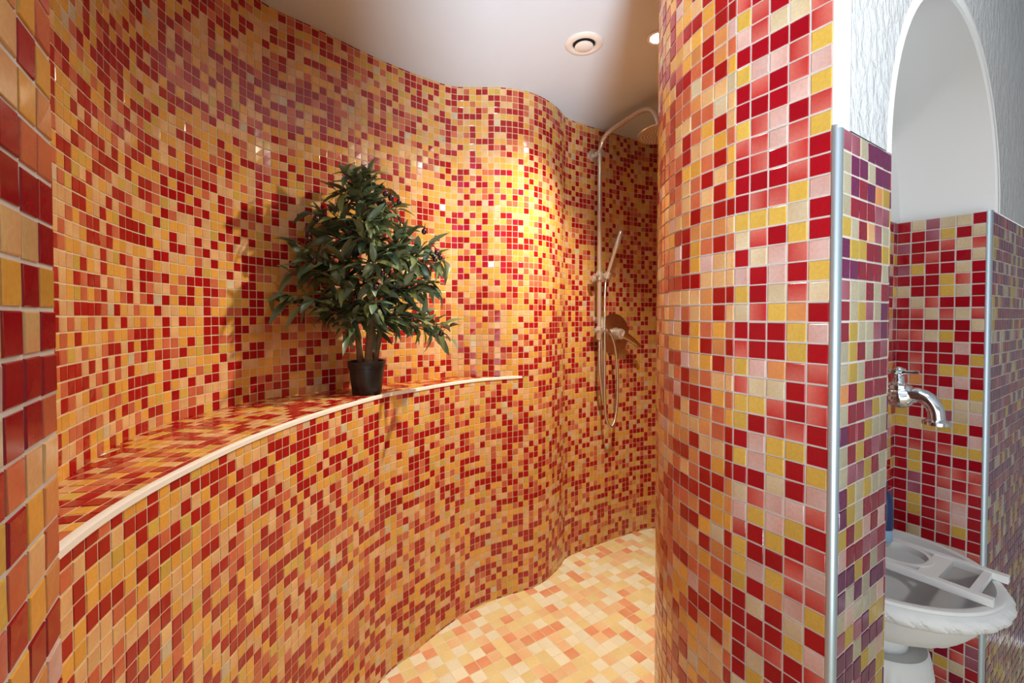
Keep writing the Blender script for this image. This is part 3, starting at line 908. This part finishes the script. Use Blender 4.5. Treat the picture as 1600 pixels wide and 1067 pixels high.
    extra = [px(602, 306, 3.5), px(610, 311, 3.4), px(622, 316, 3.2), px(496, 372, 3.2), px(495, 379, 3.2), px(503, 411, 3.4), px(660, 358, 3), px(671, 393, 3.4), px(679, 391, 3.5), px(676, 401, 3.4), px(684, 398, 3.5), px(587, 447, 5.2), px(685, 517, 3.6), px(597, 428, 5.2), px(506, 349, 3.4)]
    for k, c_ in enumerate(extra):
        bm = bmesh.new()
        ax = Vector((rnd.gauss(0, .4), rnd.gauss(0, .4), -1)).normalized()
        R_ = rnd.uniform(0.28, 0.36) * P
        lathe(bm, c_, ax, [(0, -R_ * 1.2)] + [(R_ * math.sin(a), -R_ * 1.2 * math.cos(a)) for a in [math.pi * q_ / 8 for q_ in range(1, 8)]] + [(0, R_ * 1.2)], 14)
        tube(bm, [c_ - ax * R_ * 1.1, c_ - ax * R_ * 1.8 + Vector((rnd.gauss(0, .2), rnd.gauss(0, .2), .1)) * P, c_ - ax * R_ * 3.0], 0.05 * P, 6)
        mesh_obj('olive', bm, M_OLIVE, t)
tree()

# ================================================================= wash basin in the niche
BC = np.array((29.0, 35.1)); BZ = -19.0; BR = 7.1
def basin():
    c = W(BC[0], BC[1], ZF)
    t = thing('wash_basin', 'white carved stone wash basin with fluted rim in the tiled wall niche', 'wash basin', c)
    Rv = Vector((R[0], R[1], 0)); Lv = Vector((L[0], L[1], 0))
    kk = BC - K
    smax = (ND - float(np.dot(kk, L)) - 0.15)            # clip plane: back wall of the niche
    o_ = W(BC[0], BC[1], 0)
    def revolve(prof, seg=144, flute=None):
        bm = bmesh.new()
        rings = []
        for r_, z_, fl in prof:
            ring = []
            for k in range(seg):
                a = 2 * math.pi * k / seg
                rr = r_; zz = z_
                if fl:
                    ph = (a * 26 / (2 * math.pi) + (z_ - BZ) * 0.62) % 1.0
                    big = min(1.0, 2.2 * math.sin(math.pi * ph / 0.66)) if ph < 0.66 else 0.75 * abs(math.sin((ph - 0.66) / 0.34 * 2 * math.pi))
                    rr = r_ + fl * big
                x_ = rr * math.cos(a); y_ = min(rr * math.sin(a), smax)
                p_ = Vector((o_.x, o_.y, EYE + zz * P)) + (Rv * x_ + Lv * y_) * P
                ring.append(bm.verts.new(p_))
            rings.append(ring)
        for a_, b_ in zip(rings[:-1], rings[1:]):
            for k in range(seg):
                k2 = (k + 1) % seg
                bm.faces.new((a_[k], a_[k2], b_[k2], b_[k]))
        return bm, rings
    # bowl body with the hollow
    prof = [(6.35, BZ + 0.02, 0), (6.3, BZ - 0.1, 0), (6.1, BZ - 0.5, 0), (5.6, BZ - 1.6, 0), (4.6, BZ - 2.8, 0), (3.0, BZ - 3.6, 0), (1.0, BZ - 3.9, 0), (0.35, BZ - 3.95, 0)]
    bm, rings = revolve(prof)
    bm.faces.new(rings[-1])
    mesh_obj('inner_bowl', bm, M_STONE, t)
    prof = [(6.35, BZ + 0.02, 0), (6.6, BZ + 0.10, 0), (6.82, BZ + 0.04, 0), (6.86, BZ - 0.16, 0), (6.80, BZ - 0.22, 0), (6.9, BZ - 0.28, 0.0), (7.0, BZ - 0.36, 0.06), (7.07, BZ - 0.46, 0.11), (7.12, BZ - 0.58, 0.11), (7.14, BZ - 0.72, 0.16), (7.13, BZ - 0.86, 0.16), (7.09, BZ - 1.0, 0.16), (7.01, BZ - 1.14, 0.16), (6.9, BZ - 1.27, 0.11), (6.77, BZ - 1.38, 0.09), (6.6, BZ - 1.47, 0.03), (6.45, BZ - 1.54, 0), (6.3, BZ - 1.6, 0), (6.2, BZ - 1.6, 0)]
    bm, rings = revolve(prof, 520)
    mesh_obj('fluted_rim', bm, M_STONE, t)
    prof = [(6.3, BZ - 1.58, 0), (6.0, BZ - 2.1, 0.02), (5.5, BZ - 2.9, 0.07), (4.8, BZ - 3.7, 0.10), (3.9, BZ - 4.3, 0.08), (3.0, BZ - 4.7, 0.02), (2.4, BZ - 4.85, 0), (1.9, BZ - 5.3, 0), (1.8, BZ - 7.3, 0), (0.2, BZ - 7.3, 0)]
    bm, rings = revolve(prof, 220)
    mesh_obj('lower_bowl', bm, M_STONE, t)
    prof = [(0.2, BZ - 6.45, 0), (2.6, BZ - 6.45, 0), (2.95, BZ - 6.3, 0), (3.1, BZ - 6.5, 0), (3.15, BZ - 7.0, 0.05), (3.2, BZ - 8.0, 0.16), (3.1, BZ - 9.3, 0.18), (2.8, BZ - 10.8, 0.12), (2.4, BZ - 12.5, 0.04), (2.2, BZ - 14.5, 0.0),
            (2.1, BZ - 20, 0), (2.4, BZ - 23, 0), (3.2, BZ - 25, 0), (3.7, BZ - 26, 0), (3.8, ZF + 0.05, 0), (0.2, ZF + 0.05, 0)]
    bm, rings = revolve(prof, 160)
    mesh_obj('pedestal', bm, M_STONE, t)
basin()

def tray():
    z0 = BZ + 0.1; th = 0.52
    c = W(BC[0], BC[1], z0)
    t = thing('basin_tray', 'white slatted tray with a round cup ring laid across the wash basin', 'tray', c)
    # local frame (t, s) relative to the niche corner
    def q_(tt, ss, z_): 
        v = F(tt, ss); return W(v[0], v[1], z_)
    tA, tB = 17.95, 22.55
    s0, s1 = -2.35, 5.3
    def bar(bm, t0_, t1_, sa, sb, za=z0, zb=z0 + th):
        vs__ = [bm.verts.new(q_(a, b, z_)) for z_ in (za, zb) for a, b in ((t0_, sa), (t1_, sa), (t1_, sb), (t0_, sb))]
        for f in ((0, 1, 2, 3), (7, 6, 5, 4), (0, 4, 5, 1), (1, 5, 6, 2), (2, 6, 7, 3), (3, 7, 4, 0)):
            bm.faces.new([vs__[k] for k in f])
    for a in (tA, tB):
        bm = bmesh.new(); bar(bm, a - 0.28, a + 0.28, s0, s1)
        o = mesh_obj('side_rail', bm, M_TRAY, t, smooth=False)
        md = o.modifiers.new('soft_edge', 'BEVEL'); md.width = 0.0006; md.segments = 2
    for ss in (-1.35, 1.0, 4.95):
        bm = bmesh.new(); bar(bm, tA + 0.28, tB - 0.28, ss - (0.22 if ss != 1.0 else 0.55), ss + (0.22 if ss != 1.0 else 0.55), z0 + 0.05, z0 + th - 0.08)
        mesh_obj('cross_piece', bm, M_TRAY, t, smooth=False)
    # ring
    bm = bmesh.new()
    cc = ((tA + tB) / 2, 3.15)
    ro, ri = 2.02, 1.72
    n = 56
    for k in range(n):
        pass
    rings = []
    for (r_, z_) in ((ro, z0 + 0.02), (ro, z0 + th), (ri, z0 + th), (ri, z0 + 0.02)):
        rings.append([bm.verts.new(q_(cc[0] + r_ * math.cos(2 * math.pi * k / n), cc[1] + r_ * math.sin(2 * math.pi * k / n), z_)) for k in range(n)])
    for a in range(4):
        b = (a + 1) % 4
        for k in range(n):
            k2 = (k + 1) % n
            bm.faces.new((rings[a][k], rings[a][k2], rings[b][k2], rings[b][k]))
    mesh_obj('cup_ring', bm, M_TRAY, t)
tray()

def tap():
    t0 = 19.6
    def q_(out, side_, z_):
        v = F(t0 + side_, ND - 0.25 - out); return W(v[0], v[1], z_)
    c = q_(-0.25, 0, -6.2)
    t = thing('wall_tap', 'old chrome tap with cross handle and curved spout above the wash basin', 'tap', c)
    out = (-L[0], -L[1], 0)
    bm = bmesh.new()
    lathe(bm, c, out, [(0, 0.02 * P), (1.1 * P, 0.02 * P), (1.1 * P, 0.15 * P), (0.75 * P, 0.45 * P), (0.5 * P, 0.5 * P), (0.5 * P, 0.6 * P)], 32)
    mesh_obj('wall_flange', bm, M_CHROME, t)
    bm = bmesh.new()
    pts = [q_(0.1, 0, -6.2), q_(1.6, 0, -6.2), q_(2.3, 0, -6.15), q_(3.0, 0, -6.1), q_(3.5, 0, -5.95), q_(4.0, 0, -5.9), q_(4.5, 0, -6.15), q_(4.85, 0, -6.7), q_(4.95, 0, -7.3), q_(4.95, 0, -7.65)]
    tube(bm, arc_pts(pts, 6), [x * P for x in np.interp(np.linspace(0, 1, 55), [0, .12, .25, .33, .45, .6, 1], [.42, .5, .85, .88, .62, .54, .46])], 20)
    lathe(bm, q_(4.95, 0, -7.45), (0, 0, -1), [(0.3 * P, 0), (0.56 * P, 0.05 * P), (0.82 * P, 0.2 * P), (0.82 * P, 0.42 * P), (0.5 * P, 0.5 * P), (0.3 * P, 0.4 * P), (0, 0.3 * P)], 24)
    mesh_obj('spout', bm, M_CHROME, t)
    bm = bmesh.new()
    lathe(bm, q_(2.75, 0, -6.1), (0, 0, 1), [(0.74 * P, 0), (0.7 * P, 0.5 * P), (0.8 * P, 0.62 * P), (0.8 * P, 0.85 * P), (0.45 * P, 1.0 * P), (0.36 * P, 1.1 * P), (0.33 * P, 1.55 * P), (0.22 * P, 1.6 * P), (0.2 * P, 1.95 * P), (0, 1.95 * P)], 24)
    mesh_obj('valve_body', bm, M_CHROME, t)
    bm = bmesh.new()
    zc = -4.25
    tube(bm, [q_(1.55, 0.0, zc + .08), q_(2.2, 0, zc), q_(2.75, 0, zc), q_(3.3, 0, zc), q_(3.95, 0, zc + .08)], [0.15 * P, 0.13 * P, 0.3 * P, 0.13 * P, 0.15 * P], 12)
    tube(bm, [q_(2.75, -1.1, zc + .08), q_(2.75, -0.6, zc), q_(2.75, 0, zc), q_(2.75, 0.6, zc), q_(2.75, 1.1, zc + .08)], [0.15 * P, 0.13 * P, 0.3 * P, 0.13 * P, 0.15 * P], 12)
    lathe(bm, q_(2.75, 0, zc - 0.1), (0, 0, 1), [(0.3 * P, 0), (0.34 * P, 0.15 * P), (0.3 * P, 0.35 * P), (0.15 * P, 0.48 * P), (0, 0.5 * P)], 20)
    mesh_obj('cross_handle', bm, M_CHROME, t)
tap()

def bottle():
    v = F(21.55, 4.55)
    c = W(v[0], v[1], BZ + 0.64)
    t = thing('bottle', 'small dark blue bottle on the rear of the basin tray, half behind the wall', 'bottle', c)
    up = (0, 0, 1)
    bm = lathe(bmesh.new(), c, up, [(0, 0), (0.55 * P, 0), (0.62 * P, 0.08 * P), (0.62 * P, 1.0 * P), (0, 1.0 * P)], 28)
    mesh_obj('bottle_base', bm, M_LBLUE, t)
    bm = lathe(bmesh.new(), c, up, [(0, 1.0 * P), (0.64 * P, 1.0 * P), (0.66 * P, 1.3 * P), (0.62 * P, 3.4 * P), (0.5 * P, 3.9 * P), (0.3 * P, 4.1 * P), (0, 4.1 * P)], 28)
    mesh_obj('bottle_body', bm, M_BLUE, t)
    bm = lathe(bmesh.new(), c, up, [(0.26 * P, 4.0 * P), (0.26 * P, 4.8 * P), (0.2 * P, 4.9 * P), (0, 4.9 * P)], 20)
    mesh_obj('cap', bm, M_BLUE, t)
bottle()
